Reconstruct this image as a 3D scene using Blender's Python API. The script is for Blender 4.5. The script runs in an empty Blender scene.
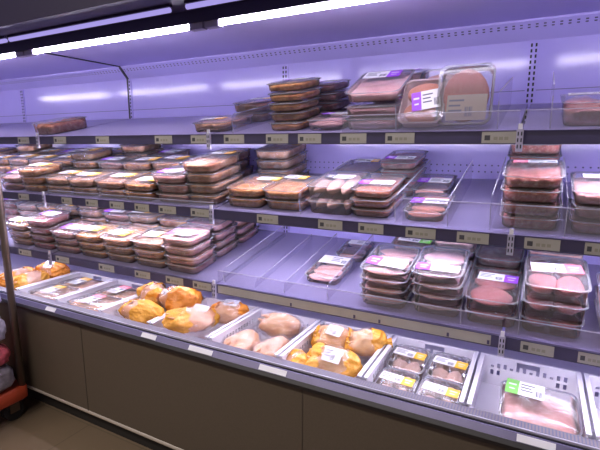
import bpy, bmesh, math, random
from mathutils import Vector, Matrix, noise
C = bpy.context.scene.collection
random.seed(7)
PI = math.pi
R = math.radians

# ------------------------------------------------------------------ camera
H, F, YAW, PITCH = 1.5, 445.0, math.radians(28.0), math.atan(81 / 445.0)
cam = bpy.data.cameras.new('camera'); co = bpy.data.objects.new('camera', cam); C.objects.link(co)
co.location = (0, 0, H); co.rotation_euler = (PI / 2 - PITCH, 0, YAW)
cam.sensor_width = 36; cam.lens = F / 600 * 36; cam.clip_start = 0.02
bpy.context.scene.camera = co
_R = Vector((math.cos(YAW), math.sin(YAW), 0)); _f = Vector((-math.sin(YAW), math.cos(YAW), 0)); _Z = Vector((0, 0, 1))
_W = math.cos(PITCH) * _f - math.sin(PITCH) * _Z; _U = math.sin(PITCH) * _f + math.cos(PITCH) * _Z
def ray(u, v): return (u - 300) / F * _R + (225 - v) / F * _U + _W
def px(u, v, y):            # x of a measured photo point at depth y
    q = ray(u, v); return q.x / q.y * y

# ------------------------------------------------------------------ materials
def mat(name): 
    m = bpy.data.materials.new(name); m.use_nodes = True; nt = m.node_tree; nt.nodes.clear()
    return m, nt, nt.nodes.new('ShaderNodeOutputMaterial')
def plain(name, col, rough=.5, metal=0, spec=.5, bump=0, bscale=60, var=.0, coat=0):
    m, nt, out = mat(name); b = nt.nodes.new('ShaderNodeBsdfPrincipled')
    b.inputs['Base Color'].default_value = (*col, 1); b.inputs['Roughness'].default_value = rough
    b.inputs['Metallic'].default_value = metal; b.inputs['Specular IOR Level'].default_value = spec
    b.inputs['Coat Weight'].default_value = coat
    tc = nt.nodes.new('ShaderNodeTexCoord')
    if bump or var:
        n = nt.nodes.new('ShaderNodeTexNoise'); n.inputs['Scale'].default_value = bscale; n.inputs['Detail'].default_value = 4
        nt.links.new(tc.outputs['Object'], n.inputs['Vector'])
        if bump:
            bp = nt.nodes.new('ShaderNodeBump'); bp.inputs['Strength'].default_value = bump; bp.inputs['Distance'].default_value = .004
            nt.links.new(n.outputs['Fac'], bp.inputs['Height']); nt.links.new(bp.outputs['Normal'], b.inputs['Normal'])
        if var:
            r = nt.nodes.new('ShaderNodeValToRGB')
            r.color_ramp.elements[0].position = .3; r.color_ramp.elements[1].position = .7
            r.color_ramp.elements[0].color = (*[c * (1 - var) for c in col], 1); r.color_ramp.elements[1].color = (*[min(1, c * (1 + var)) for c in col], 1)
            nt.links.new(n.outputs['Fac'], r.inputs['Fac']); nt.links.new(r.outputs['Color'], b.inputs['Base Color'])
    nt.links.new(b.outputs['BSDF'], out.inputs['Surface'])
    return m
def meat(name, c0, c1, c2, scale=22, rough=.4):
    m, nt, out = mat(name); b = nt.nodes.new('ShaderNodeBsdfPrincipled')
    tc = nt.nodes.new('ShaderNodeTexCoord'); oi = nt.nodes.new('ShaderNodeObjectInfo')
    ad = nt.nodes.new('ShaderNodeVectorMath'); ad.operation = 'ADD'
    sc = nt.nodes.new('ShaderNodeVectorMath'); sc.operation = 'SCALE'; sc.inputs['Scale'].default_value = 9
    cx = nt.nodes.new('ShaderNodeCombineXYZ')
    nt.links.new(oi.outputs['Random'], cx.inputs['X']); nt.links.new(oi.outputs['Random'], cx.inputs['Y'])
    nt.links.new(cx.outputs['Vector'], sc.inputs[0]); nt.links.new(tc.outputs['Object'], ad.inputs[0]); nt.links.new(sc.outputs['Vector'], ad.inputs[1])
    n = nt.nodes.new('ShaderNodeTexNoise'); n.inputs['Scale'].default_value = scale; n.inputs['Detail'].default_value = 5; n.inputs['Roughness'].default_value = .6
    nt.links.new(ad.outputs['Vector'], n.inputs['Vector'])
    r = nt.nodes.new('ShaderNodeValToRGB'); e = r.color_ramp.elements
    e[0].position = .3; e[0].color = (*c0, 1); e[1].position = .72; e[1].color = (*c2, 1)
    k = e.new(.5); k.color = (*c1, 1)
    nt.links.new(n.outputs['Fac'], r.inputs['Fac'])
    hs = nt.nodes.new('ShaderNodeHueSaturation'); mr = nt.nodes.new('ShaderNodeMapRange')
    mr.inputs['To Min'].default_value = .8; mr.inputs['To Max'].default_value = 1.15
    nt.links.new(oi.outputs['Random'], mr.inputs['Value']); nt.links.new(mr.outputs['Result'], hs.inputs['Value'])
    nt.links.new(r.outputs['Color'], hs.inputs['Color']); nt.links.new(hs.outputs['Color'], b.inputs['Base Color'])
    b.inputs['Roughness'].default_value = rough; b.inputs['Specular IOR Level'].default_value = .4
    bp = nt.nodes.new('ShaderNodeBump'); bp.inputs['Strength'].default_value = .35; bp.inputs['Distance'].default_value = .004
    nt.links.new(n.outputs['Fac'], bp.inputs['Height']); nt.links.new(bp.outputs['Normal'], b.inputs['Normal'])
    nt.links.new(b.outputs['BSDF'], out.inputs['Surface'])
    return m
def clear(name, tint=(.93, .92, .97), haze=.06, rough=.08, gloss=.05, bump=0, bscale=40, hazecol=(.9, .9, .95), fres=True):
    m, nt, out = mat(name)
    t = nt.nodes.new('ShaderNodeBsdfTransparent'); t.inputs['Color'].default_value = (*tint, 1)
    d = nt.nodes.new('ShaderNodeBsdfDiffuse'); d.inputs['Color'].default_value = (*hazecol, 1)
    g = nt.nodes.new('ShaderNodeBsdfGlossy'); g.inputs['Roughness'].default_value = rough
    lw = nt.nodes.new('ShaderNodeFresnel'); lw.inputs['IOR'].default_value = 1.45
    mx = nt.nodes.new('ShaderNodeMixShader'); mx.inputs['Fac'].default_value = haze
    nt.links.new(t.outputs[0], mx.inputs[1]); nt.links.new(d.outputs[0], mx.inputs[2])
    ma = nt.nodes.new('ShaderNodeMath'); ma.operation = 'ADD'; ma.use_clamp = True; ma.inputs[1].default_value = gloss - .04
    ma.inputs[0].default_value = .04
    if fres: nt.links.new(lw.outputs['Fac'], ma.inputs[0])
    m2 = nt.nodes.new('ShaderNodeMixShader'); nt.links.new(ma.outputs[0], m2.inputs['Fac'])
    nt.links.new(mx.outputs[0], m2.inputs[1]); nt.links.new(g.outputs[0], m2.inputs[2])
    if bump:
        tc = nt.nodes.new('ShaderNodeTexCoord'); n = nt.nodes.new('ShaderNodeTexNoise'); n.inputs['Scale'].default_value = bscale; n.inputs['Detail'].default_value = 3
        n.inputs['Distortion'].default_value = 1.2
        bp = nt.nodes.new('ShaderNodeBump'); bp.inputs['Strength'].default_value = bump; bp.inputs['Distance'].default_value = .01
        nt.links.new(tc.outputs['Object'], n.inputs['Vector']); nt.links.new(n.outputs['Fac'], bp.inputs['Height'])
        for s in (d, g, lw): nt.links.new(bp.outputs['Normal'], s.inputs['Normal'])
    nt.links.new(m2.outputs[0], out.inputs['Surface'])
    return m
def glow(name, col, s):
    m, nt, out = mat(name); e = nt.nodes.new('ShaderNodeEmission'); e.inputs['Color'].default_value = (*col, 1); e.inputs['Strength'].default_value = s
    nt.links.new(e.outputs[0], out.inputs['Surface']); return m
def panel_mat(name, col, rough, rows, pitch=.028, half=.005, wid=.3):
    """painted steel with horizontal rows of punched slots (object space z of each row)"""
    m, nt, out = mat(name); b = nt.nodes.new('ShaderNodeBsdfPrincipled'); b.inputs['Roughness'].default_value = rough
    tc = nt.nodes.new('ShaderNodeTexCoord'); sp = nt.nodes.new('ShaderNodeSeparateXYZ'); nt.links.new(tc.outputs['Object'], sp.inputs[0])
    def math_(op, a, bb=None):
        k = nt.nodes.new('ShaderNodeMath'); k.operation = op
        for i, v in enumerate((a, bb)):
            if v is None: continue
            if isinstance(v, (int, float)): k.inputs[i].default_value = v
            else: nt.links.new(v, k.inputs[i])
        return k.outputs[0]
    fr = math_('FRACT', math_('DIVIDE', sp.outputs['X'], pitch)); inx = math_('LESS_THAN', fr, wid)
    tot = None
    for z in rows:
        k = math_('LESS_THAN', math_('ABSOLUTE', math_('SUBTRACT', sp.outputs['Z'], z)), half)
        tot = k if tot is None else math_('ADD', tot, k)
    fac = math_('MULTIPLY', inx, tot if tot is not None else 0.0)
    n = nt.nodes.new('ShaderNodeTexNoise'); n.inputs['Scale'].default_value = 3; nt.links.new(tc.outputs['Object'], n.inputs['Vector'])
    mc = nt.nodes.new('ShaderNodeMix'); mc.data_type = 'RGBA'
    mc.inputs['A'].default_value = (*[c * .93 for c in col], 1); mc.inputs['B'].default_value = (*[c * 1.07 for c in col], 1); nt.links.new(n.outputs['Fac'], mc.inputs['Factor'])
    m2 = nt.nodes.new('ShaderNodeMix'); m2.data_type = 'RGBA'; m2.inputs['B'].default_value = (.07, .065, .12, 1)
    nt.links.new(mc.outputs['Result'], m2.inputs['A']); nt.links.new(fac, m2.inputs['Factor'])
    nt.links.new(m2.outputs['Result'], b.inputs['Base Color']); nt.links.new(b.outputs[0], out.inputs['Surface'])
    return m

S_FRONT = [1.542, 1.203, 0.845]           # shelf front top edge heights
Y0, YB = 1.61, 2.285                      # shelf front, back panel
TAN = .20; ANG = math.atan(TAN)
WALL = (.47, .42, .82)
M = {}
M['back'] = panel_mat('painted_back_panel', WALL, .14, [1.40, 1.37, 1.04, 1.07], half=.003, wid=.22)
M['ceil'] = panel_mat('painted_ceiling_panel', (.60, .55, .92), .5, [])
M['chamfer'] = panel_mat('air_outlet_panel', (.47, .42, .80), .4, [1.999, 1.990], pitch=.03, half=.0022, wid=.35)
M['shelf'] = plain('shelf_grey_violet', (.24, .215, .36), .42, .0, bump=.05, bscale=200, var=.08)
M['rail'] = plain('price_rail_dark', (.058, .05, .11), .35, var=.1, bscale=8)
M['slot'] = plain('slot_black', (.012, .012, .02), .7)
M['clip'] = plain('clip_grey', (.42, .40, .55), .35)
M['seam2'] = plain('panel_joint', (.07, .055, .045), .6)
M['seam'] = plain('seam_dark', (.03, .028, .05), .6)
M['tag'] = plain('price_tag_paper', (.36, .345, .31), .55, var=.05, bscale=12)
M['tagink'] = plain('price_tag_ink', (.05, .05, .06), .6)
M['tagtext'] = plain('price_tag_grey_print', (.27, .26, .21), .6)
M['canopy'] = plain('canopy_dark', (.034, .027, .075), .5, spec=.3)
M['fixture'] = plain('lamp_fixture', (.30, .28, .42), .35)
M['front'] = plain('front_panel_taupe', (.102, .080, .060), .55, bump=.05, bscale=150, var=.06)
M['bumper'] = plain('bumper_black', (.018, .016, .022), .45)
M['alu'] = plain('strip_lavender_steel', (.135, .12, .23), .38, .2, var=.06, bscale=15)
M['chrome'] = plain('kick_rail_steel', (.68, .62, .56), .3, .35)
M['kick'] = plain('kick_black', (.02, .018, .018), .6)
M['deck'] = plain('deck_white', (.55, .52, .66), .4, var=.04, bscale=5)
M['grille'] = panel_mat('return_grille', (.13, .11, .125), .45, [.0], pitch=.009, half=.02, wid=.42)
M['crate'] = plain('crate_white_plastic', (.74, .72, .80), .42, var=.03, bscale=9)
M['white'] = plain('label_white', (.76, .75, .79), .5)
M['ink'] = plain('label_ink', (.10, .10, .14), .6)
M['yellow'] = plain('label_yellow', (.90, .48, .04), .5)
M['purple'] = plain('label_purple', (.32, .07, .72), .5)
M['pink'] = plain('label_pink', (.85, .22, .30), .5)
M['green'] = plain('label_green', (.22, .62, .12), .5)
M['kraft'] = plain('label_kraft', (.24, .20, .18), .6)
M['film'] = clear('clear_lid_film', tint=(.96, .95, .98), haze=.09, rough=.16, gloss=.045, bump=.2, bscale=14)
M['tray'] = clear('clear_tray', tint=(.96, .95, .98), haze=.10, rough=.14, gloss=.05)
M['lip'] = clear('tray_flange', tint=(.9, .88, .95), haze=.34, rough=.15, gloss=.08)
M['acryl'] = clear('acrylic', tint=(.95, .94, .98), haze=.06, rough=.05, gloss=.04, fres=False)
M['acryl_edge'] = clear('acrylic_edge', tint=(.75, .73, .85), haze=.5, rough=.2, gloss=.06, hazecol=(.75, .73, .85), fres=False)
M['bag'] = clear('crinkled_bag_film', tint=(.97, .95, .96), haze=.06, rough=.14, gloss=.08, fres=False, bump=1.0, bscale=38)
M['bagy'] = clear('bag_print_yellow', tint=(.95, .75, .35), haze=.62, rough=.25, gloss=.06, fres=False, bump=.8, bscale=42, hazecol=(.92, .47, .06))
M['bago'] = clear('bag_print_orange', tint=(.95, .65, .35), haze=.66, rough=.25, gloss=.06, fres=False, bump=.8, bscale=42, hazecol=(.92, .36, .05))
M['bagline'] = plain('bag_print_red_line', (.55, .10, .04), .4)
M['whitetray'] = plain('foam_tray_pink', (.72, .52, .52), .5)
M['blacktray'] = plain('black_tray', (.03, .025, .035), .35)
M['skin'] = meat('chicken_skin', (.60, .27, .10), (.76, .42, .18), (.85, .58, .34), 14, .38)
M['skinpale'] = meat('chicken_skin_pale', (.62, .27, .12), (.72, .38, .20), (.80, .50, .33), 14, .38)
M['chicken'] = meat('chicken_pieces', (.58, .20, .08), (.80, .40, .20), (.90, .62, .44), 20)
M['marinade'] = meat('marinated_meat', (.46, .12, .03), (.74, .30, .08), (.88, .52, .22), 26)
M['breast'] = meat('breast_fillet', (.76, .38, .26), (.86, .52, .38), (.92, .68, .55), 12)
M['pork'] = meat('pork_slices', (.66, .22, .18), (.82, .40, .34), (.90, .64, .56), 16)
M['beef'] = meat('beef_red', (.32, .05, .05), (.54, .13, .12), (.68, .30, .26), 24)
M['mince'] = meat('mince_red', (.42, .07, .06), (.60, .15, .10), (.74, .36, .26), 70)
M['burger'] = meat('burger_red', (.45, .10, .05), (.62, .19, .09), (.74, .36, .22), 45)
M['ham'] = meat('ham_pink', (.68, .28, .28), (.82, .44, .43), (.88, .62, .60), 10)
M['steel'] = plain('cart_pole_bronze', (.16, .12, .10), .35, .6)
M['redplastic'] = plain('cart_red', (.50, .07, .03), .45, var=.1, bscale=10)
M['rubber'] = plain('rubber_black', (.015, .015, .018), .7)
M['tube'] = glow('lamp_tube_lit', (.87, .80, 1.0), 42)
M['lip_glow'] = glow('lip_glow_emission', (.50, .42, 1.0), .8)
M['led_dim'] = glow('led_dim_lit', (.86, .81, 1.0), 19)
M['led'] = glow('led_lit', (.86, .81, 1.0), 62)

# ------------------------------------------------------------------ mesh helpers
def box(bm, x0, x1, y0, y1, z0, z1, mi=0):
    v = [bm.verts.new((x, y, z)) for x in (x0, x1) for y in (y0, y1) for z in (z0, z1)]
    for q in ((0, 1, 3, 2), (4, 6, 7, 5), (0, 4, 5, 1), (2, 3, 7, 6), (0, 2, 6, 4), (1, 5, 7, 3)):
        f = bm.faces.new([v[i] for i in q]); f.material_index = mi
def prism(bm, poly, x0, x1, mi=0):          # (y, z) outline swept along x
    a = [bm.verts.new((x0, y, z)) for y, z in poly]; b = [bm.verts.new((x1, y, z)) for y, z in poly]
    n = len(poly)
    for i in range(n):
        f = bm.faces.new((a[i], a[(i + 1) % n], b[(i + 1) % n], b[i])); f.material_index = mi
    for l in (a[::-1], b):
        f = bm.faces.new(l); f.material_index = mi
def tube(bm, p, q, r, n=12, mi=0):
    p, q = Vector(p), Vector(q); d = (q - p).normalized(); s = d.orthogonal().normalized(); t = d.cross(s)
    A = [[bm.verts.new(o + r * (math.cos(k * 2 * PI / n) * s + math.sin(k * 2 * PI / n) * t)) for k in range(n)] for o in (p, q)]
    for k in range(n):
        f = bm.faces.new((A[0][k], A[0][(k + 1) % n], A[1][(k + 1) % n], A[1][k])); f.material_index = mi; f.smooth = True
    for l in (A[0][::-1], A[1]):
        f = bm.faces.new(l); f.material_index = mi
def ring(w, d, r, z, n=4):                  # rounded rectangle loop
    pts = []
    for cx, cy, a in ((w / 2 - r, d / 2 - r, 0), (-w / 2 + r, d / 2 - r, 90), (-w / 2 + r, -d / 2 + r, 180), (w / 2 - r, -d / 2 + r, 270)):
        for k in range(n + 1):
            t = math.radians(a + 90 * k / n); pts.append((cx + r * math.cos(t), cy + r * math.sin(t), z))
    return pts
def loft(bm, loops, close0=True, close1=True, mi=0, smooth=True):
    L = [[bm.verts.new(p) for p in l] for l in loops]
    for a, b in zip(L, L[1:]):
        n = len(a)
        for i in range(n):
            f = bm.faces.new((a[i], a[(i + 1) % n], b[(i + 1) % n], b[i])); f.material_index = mi; f.smooth = smooth
    if close0: bm.faces.new(L[0][::-1]).material_index = mi
    if close1: bm.faces.new(L[-1]).material_index = mi
    return L
def mesh(name, bm, mats, recalc=True):
    if recalc: bmesh.ops.recalc_face_normals(bm, faces=bm.faces)
    me = bpy.data.meshes.new(name); bm.to_mesh(me); bm.free()
    for m in (mats if isinstance(mats, (list, tuple)) else [mats]): me.materials.append(M[m] if isinstance(m, str) else m)
    return me
def link(name, me, parent=None, loc=(0, 0, 0), rot=(0, 0, 0), scale=None):
    o = bpy.data.objects.new(name, me); C.objects.link(o); o.parent = parent; o.location = loc; o.rotation_euler = rot
    if scale: o.scale = scale
    return o
def obj(name, bm, mats, parent=None, loc=(0, 0, 0), rot=(0, 0, 0)): return link(name, mesh(name, bm, mats), parent, loc, rot)
def tag(o, label=None, cat=None, group=None, kind=None):
    if label: o['label'] = label
    if cat: o['category'] = cat
    if group: o['group'] = group
    if kind: o['kind'] = kind
    return o
def thing(name, label, cat, loc=(0, 0, 0), rot=(0, 0, 0), group=None):
    return tag(link(name, None, None, loc, rot), label, cat, group)
def BM(): return bmesh.new()

# ------------------------------------------------------------------ room
b = BM(); box(b, -7, 4, -3, 3.2, -.05, 0)
def floor_mat():
    m, nt, out = mat('floor_tiles'); bs = nt.nodes.new('ShaderNodeBsdfPrincipled'); bs.inputs['Roughness'].default_value = .35
    tc = nt.nodes.new('ShaderNodeTexCoord'); mp = nt.nodes.new('ShaderNodeMapping'); mp.inputs['Location'].default_value = (2.035, -.99, 0)
    br = nt.nodes.new('ShaderNodeTexBrick'); br.offset = 0; br.inputs['Scale'].default_value = 1
    br.inputs['Brick Width'].default_value = .4; br.inputs['Row Height'].default_value = .4; br.inputs['Mortar Size'].default_value = .004
    br.inputs['Color1'].default_value = (.23, .17, .12, 1); br.inputs['Color2'].default_value = (.215, .158, .11, 1); br.inputs['Mortar'].default_value = (.17, .13, .09, 1)
    nt.links.new(tc.outputs['Object'], mp.inputs[0]); nt.links.new(mp.outputs[0], br.inputs['Vector'])
    nt.links.new(br.outputs['Color'], bs.inputs['Base Color']); nt.links.new(bs.outputs[0], out.inputs['Surface']); return m
M['floor'] = floor_mat()
tag(obj('floor', b, 'floor'), kind='structure')
M['shopwall'] = plain('shop_wall', (.30, .28, .30), .8)
M['shopceil'] = plain('shop_ceiling', (.12, .10, .20), .8)
b = BM(); box(b, -7, 4, 3.2, 3.3, 0, 3.2); tag(obj('wall_back', b, 'shopwall'), kind='structure')
b = BM(); box(b, -7, 4, -3, 3.3, 3.2, 3.25); tag(obj('ceiling', b, 'shopceil'), kind='structure')

# ------------------------------------------------------------------ display case
XL, XR = -5.10, 1.25
UPR = [-3.81, -2.56, -1.31, -.06]
case = thing('refrigerated_display_case', 'long open refrigerated meat display case with dark taupe front and lavender interior', 'fridge', ((XL + XR) / 2, 1.8, 0))
def cpart(name, bm, m, parent=None):
    if parent is None:
        o = obj(name, bm, m, case, (-(XL + XR) / 2, -1.8, 0)); return o
    return obj(name, bm, m, parent)
b = BM(); box(b, XL, XR, YB, YB + .05, .50, 1.943); cpart('back_panel', b, 'back')
b = BM(); prism(b, [(YB, 1.943), (YB + .05, 1.943), (YB + .05, 2.06), (2.225, 2.06), (2.225, 2.012)], XL, XR); cpart('air_outlet', b, 'chamfer')
b = BM(); box(b, XL, XR, 1.65, 2.225, 2.02, 2.06); cpart('ceiling_panel', b, 'ceil')
b = BM(); prism(b, [(1.20, 2.00), (1.225, 2.00), (1.235, 2.025), (1.65, 2.0225), (1.65, 2.10), (1.20, 2.22)], XL, XR); cpart('canopy', b, 'canopy')
b = BM(); box(b, XL, XR, YB + .05, YB + .13, 0, 2.10); cpart('rear_body', b, 'front')
for x in (XL, XR - .03):
    b = BM(); prism(b, [(1.36, .55), (2.3, .55), (2.3, 2.1), (1.30, 2.1), (1.30, 1.98), (1.95, 1.7), (1.80, .9)], x, x + .03); cpart('end_panel', b, 'ceil')
# base
b = BM(); box(b, XL, XR, 1.335, 1.375, .13, .655); 
cpart('front_panel', b, 'front')
for x in (-.70, -1.95, -3.20):
    b = BM(); box(b, x - .002, x + .002, 1.333, 1.336, .14, .63); cpart('panel_seam', b, 'seam2')
b = BM(); box(b, XL, XR, YB - .002, YB, 1.732, 1.735); cpart('panel_groove', b, 'alu')
b = BM(); box(b, XL, XR, 1.405, 1.44, 0, .16); cpart('kick_plate', b, 'kick')
b = BM(); tube(b, (XL, 1.345, .135), (XR, 1.345, .135), .014); cpart('kick_rail', b, 'chrome')
b = BM(); prism(b, [(1.295, .640), (1.292, .648), (1.300, .660), (1.335, .660), (1.335, .626), (1.305, .626)], XL, XR); cpart('bumper', b, 'bumper')
b = BM(); prism(b, [(1.302, .660), (1.316, .679), (1.335, .679), (1.335, .660)], XL, XR); strip = cpart('label_strip', b, 'alu')
b = BM(); prism(b, [(1.326, .683), (1.326, .690), (1.331, .690), (1.331, .683)], XL, XR); cpart('clear_lip', b, 'acryl_edge')
b = BM(); box(b, XL, XR, 1.322, 1.345, .650, .683); cpart('lip_inner', b, 'bumper')
o = BM(); box(o, XL, XR, -.017, .017, -.003, .003); gr = cpart('return_grille', o, 'grille'); gr.location.y += 1.362; gr.location.z = .680
b = BM(); prism(b, [(1.375, .54), (1.90, .54), (YB, .54), (YB, .565), (1.375, .565)], XL, XR); cpart('deck', b, 'deck')
# front shelf-strip labels
for (u0, u1, v) in ((48, 57, 319), (143, 157, 342), (190, 213, 356), (260, 287, 376), (516, 556, 445)):
    b = BM(); x0, x1 = px(u0, v, 1.312), px(u1, v, 1.312)
    prism(b, [(1.3025, .662), (1.3145, .6778), (1.3135, .6788), (1.3010, .6626)], x0, x1)
    cpart('strip_label', b, 'white')
# uprights
for x in UPR:
    b = BM(); box(b, x - .022, x + .022, YB - .006, YB, .57, 1.935)
    for s in (-.009, .009):
        z = .60
        while z < 1.93:
            box(b, x + s - .0035, x + s + .0035, YB - .0072, YB - .0055, z, z + .014, 1); z += .0235
    cpart('upright', b, ['back', 'slot'])
b = BM(); box(b, -2.575, -2.560, YB - .0075, YB - .005, .6, 1.943)
cpart('joint_seam', b, 'seam'); b = BM(); prism(b, [(YB - .004, 1.943), (2.221, 2.008), (2.221, 2.014), (YB, 1.95)], -2.578, -2.557); cpart('joint_seam', b, 'seam'); b = BM(); box(b, -2.574, -2.562, 1.62, 2.222, 2.014, 2.0215); cpart('joint_seam', b, 'seam')
# lamps and glowing canopy lip bars
LY, LZ = 1.50, 1.971
for xc in (-4.225, -3.025, -1.825, -.625, .575):
    b = BM(); box(b, xc - .60, xc + .60, LY - .012, LY + .012, 2.008, 2.025); fx = cpart('lamp_fixture', b, 'canopy')
    b = BM(); tube(b, (xc - .525, LY, LZ), (xc + .525, LY, LZ), .0115); obj('lamp_tube', b, 'tube', fx)
    b = BM(); box(b, xc - .60, xc + .60, LY - .028, LY - .024, 1.976, 2.026); obj('added_baffle', b, 'canopy', fx)  # added plate that keeps tube light off the canopy underside
    for s in (-1, 1):
        b = BM(); box(b, xc + s * .56 - .034, xc + s * .56 + .034, LY - .016, LY + .016, LZ - .016, 2.008); obj('lamp_end_cap', b, 'fixture', fx)
for xc in (-3.98, -2.905, -1.82, -.685, .45):
    b = BM(); box(b, xc - .53, xc + .53, 1.366, 1.384, 2.014, 2.025); fx = cpart('lip_bar_holder', b, 'canopy')
    b = BM(); tube(b, (xc - .525, 1.375, 2.004), (xc + .525, 1.375, 2.004), .0095); obj('lip_glow_bar', b, 'lip_glow', fx)  # dim violet emissive bar drawn along the canopy lip

# ------------------------------------------------------------------ shelves
TAGS = [
    [(19, 30), (55, 67), (97, 110), (156, 173), (192, 210), (225, 245), (267, 289), (299, 322), (341, 367), (386, 415), (482, 518)],
    [(20, 30), (63, 73), (87, 99), (111, 125), (136, 150), (160, 177), (192, 210), (258, 279), (319, 343), (359, 384), (406, 436), (457, 489), (524, 560), (584, 614)],
    [(20, 32), (57, 70), (100, 115), (136, 151), (167, 184), (194, 212), (520, 554), (577, 608)],
]
VT = [138, None, None]
TIER = ['top', 'middle', 'bottom']
SECT = ['fourth section from the right', 'far left section', 'left section', 'centre section', 'right section']
def shelf_z(k, y): return S_FRONT[k] + (y - Y0) * TAN
def vline(k, u): return (138, 206 + .097 * (u - 210) + 8 * 0 + 8, 288 + .197 * (u - 220))[k]
FENCE = {(0, 3): .065, (0, 4): .065, (1, 2): .03, (1, 3): .10, (1, 4): .10, (2, 3): .065, (2, 4): .065}
bounds = [XL + .03, -3.81, -2.56, -1.31, -.06, XR - .03]
for k in range(3):
    zf = S_FRONT[k]
    for s in range(5):
        x0, x1 = bounds[s] + .006, bounds[s + 1] - .006
        sec = ['leftmost', 'second', 'third', 'fourth', 'rightmost'][s]
        t = thing('shelf', f'{TIER[k]} tier sloping grey shelf with price rail, {sec} section from the left', 'shelf', (x0, Y0, zf), group=None)
        b = BM(); D = YB - .008 - Y0
        prism(b, [(.006, 0.0012), (D, D * TAN), (D, D * TAN - .02), (.006, -.03)], 0, x1 - x0); obj('shelf_board', b, 'shelf', t)
        b = BM(); box(b, 0, x1 - x0, -.006, .006, -.043, .001)
        box(b, 0, x1 - x0, -.009, -.006, -.043, -.040); box(b, 0, x1 - x0, -.009, -.006, -.002, .001); rl = obj('price_rail', b, 'rail', t)
        b = BM(); box(b, .05, x1 - x0 - .05, .035, .055, -.040, -.029); obj('led_strip', b, 'led' if k < 2 else 'led_dim', t)
        for xx in (.012, x1 - x0 - .018):
            b = BM(); prism(b, [(.02, -.031), (D, D * TAN - .021), (D, D * TAN - .10)], xx, xx + .006); obj('bracket', b, 'shelf', t)
        h = FENCE.get((k, s))
        if h:
            xa = (px(341, 138, Y0) - x0) if (k == 0 and s == 3) else (px(402, 215, Y0) - x0 if (k == 1 and s == 3) else 0)
            b = BM(); box(b, xa, x1 - x0, .008, .011, .001, h); box(b, xa, x1 - x0, .0075, .0115, h - .0025, h + .0005, 1)
            obj('clear_fence', b, ['acryl', 'acryl_edge'], t)
        for (u0, u1) in TAGS[k]:
            v = vline(k, (u0 + u1) / 2); xa, xb = px(u0, v, Y0), px(u1, v, Y0)
            if not (x0 < xa and xa < x1): continue
            xb = min(xb, x1); xa -= x0; xb -= x0; w = xb - xa
            b = BM(); box(b, xa, xb, -.0085, -.0062, -.0395, -.0025)
            box(b, xa + .08 * w, xa + .24 * w, -.0088, -.0084, -.030, -.014, 1)
            for q in range(3): box(b, xa + (.34 + .15 * q) * w, xa + (.45 + .15 * q) * w, -.0088, -.0084, -.029, -.019, 2)
            obj('price_tag', b, ['tag', 'tagink', 'tagtext'], t)
        if k == 2 and s == 3:
            b = BM(); box(b, .012, x1 - x0 - .03, -.0085, -.0062, -.0395, -.0025); ls = obj('blank_price_strip', b, 'tag', t)
            for u in (292, 355, 380, 448, 488):
                xx = px(u, vline(2, u) + 5, Y0) - x0; b = BM(); box(b, xx - .004, xx + .004, -.011, -.008, -.036, -.022); obj('strip_clip', b, 'rail', ls)
    for x in UPR:
        t = thing('slotted_clip', f'grey slotted clip at the {TIER[k]} shelf joint, {["far left","left of centre","centre left","right"][UPR.index(x)]} post', 'clip', (x, Y0 - .015, zf))
        b = BM(); box(b, -.010, .010, -.004, .006, -.066, .004)
        for q in range(3):
            for s2 in (-.006, .006): box(b, s2 * .8 - .0018, s2 * .8 + .0018, -.0048, -.0038, -.056 + q * .02, -.044 + q * .02, 1)
        obj('clip_body', b, ['clip', 'slot'], t)
        b = BM(); box(b, -.006, .006, -.003, .005, .004, .022); obj('clip_head', b, 'crate', t)

# ------------------------------------------------------------------ packs
def lumpy(n_u, n_v, fn):
    b = BM(); bmesh.ops.create_uvsphere(b, u_segments=n_u, v_segments=n_v, radius=1)
    for v in b.verts: v.co = fn(v.co)
    for f in b.faces: f.smooth = True
    return b
def piece_mesh(kind, seed):
    o = Vector((seed * 3.1, seed * 1.7, 0))
    def fn(c):
        n = noise.noise(c * 1.6 + o) * .22 + noise.noise(c * 4 + o) * .07
        if kind == 'drum':
            x = c.x; t = .62 + .38 * math.tanh(2.2 * (x + .15)); return Vector((x * (1 + .1 * n), c.y * t * (1 + n), c.z * t * (1 + n)))
        if kind == 'fillet':
            t = 1 - .25 * c.x; return Vector((c.x * (1 + .5 * n), c.y * t * (1 + n), c.z * (1 + n)))
        if kind == 'patty':
            e = .35; s = lambda q: math.copysign(abs(q) ** e, q)
            return Vector((c.x * (1 + .15 * n), c.y * (1 + .15 * n), s(c.z) * (1 + .8 * n)))
        if kind == 'sausage':
            s = lambda q: math.copysign(abs(q) ** .6, q)
            return Vector((s(c.x), c.y * (1 + .4 * n), c.z * (1 + .4 * n) + .25 * c.x * c.x * 0))
        return c * (1 + n)
    return lumpy(20, 12, fn)
PIECES = {k: [mesh(k, piece_mesh(k, i), 'chicken') for i in range(3)] for k in ('drum', 'fillet', 'patty', 'sausage')}
_pm = {}
def piece(kind, m, i):
    key = (kind, m, i)
    if key not in _pm:
        me = PIECES[kind][i].copy(); me.materials.clear(); me.materials.append(M[m]); _pm[key] = me
    return _pm[key]
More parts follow.
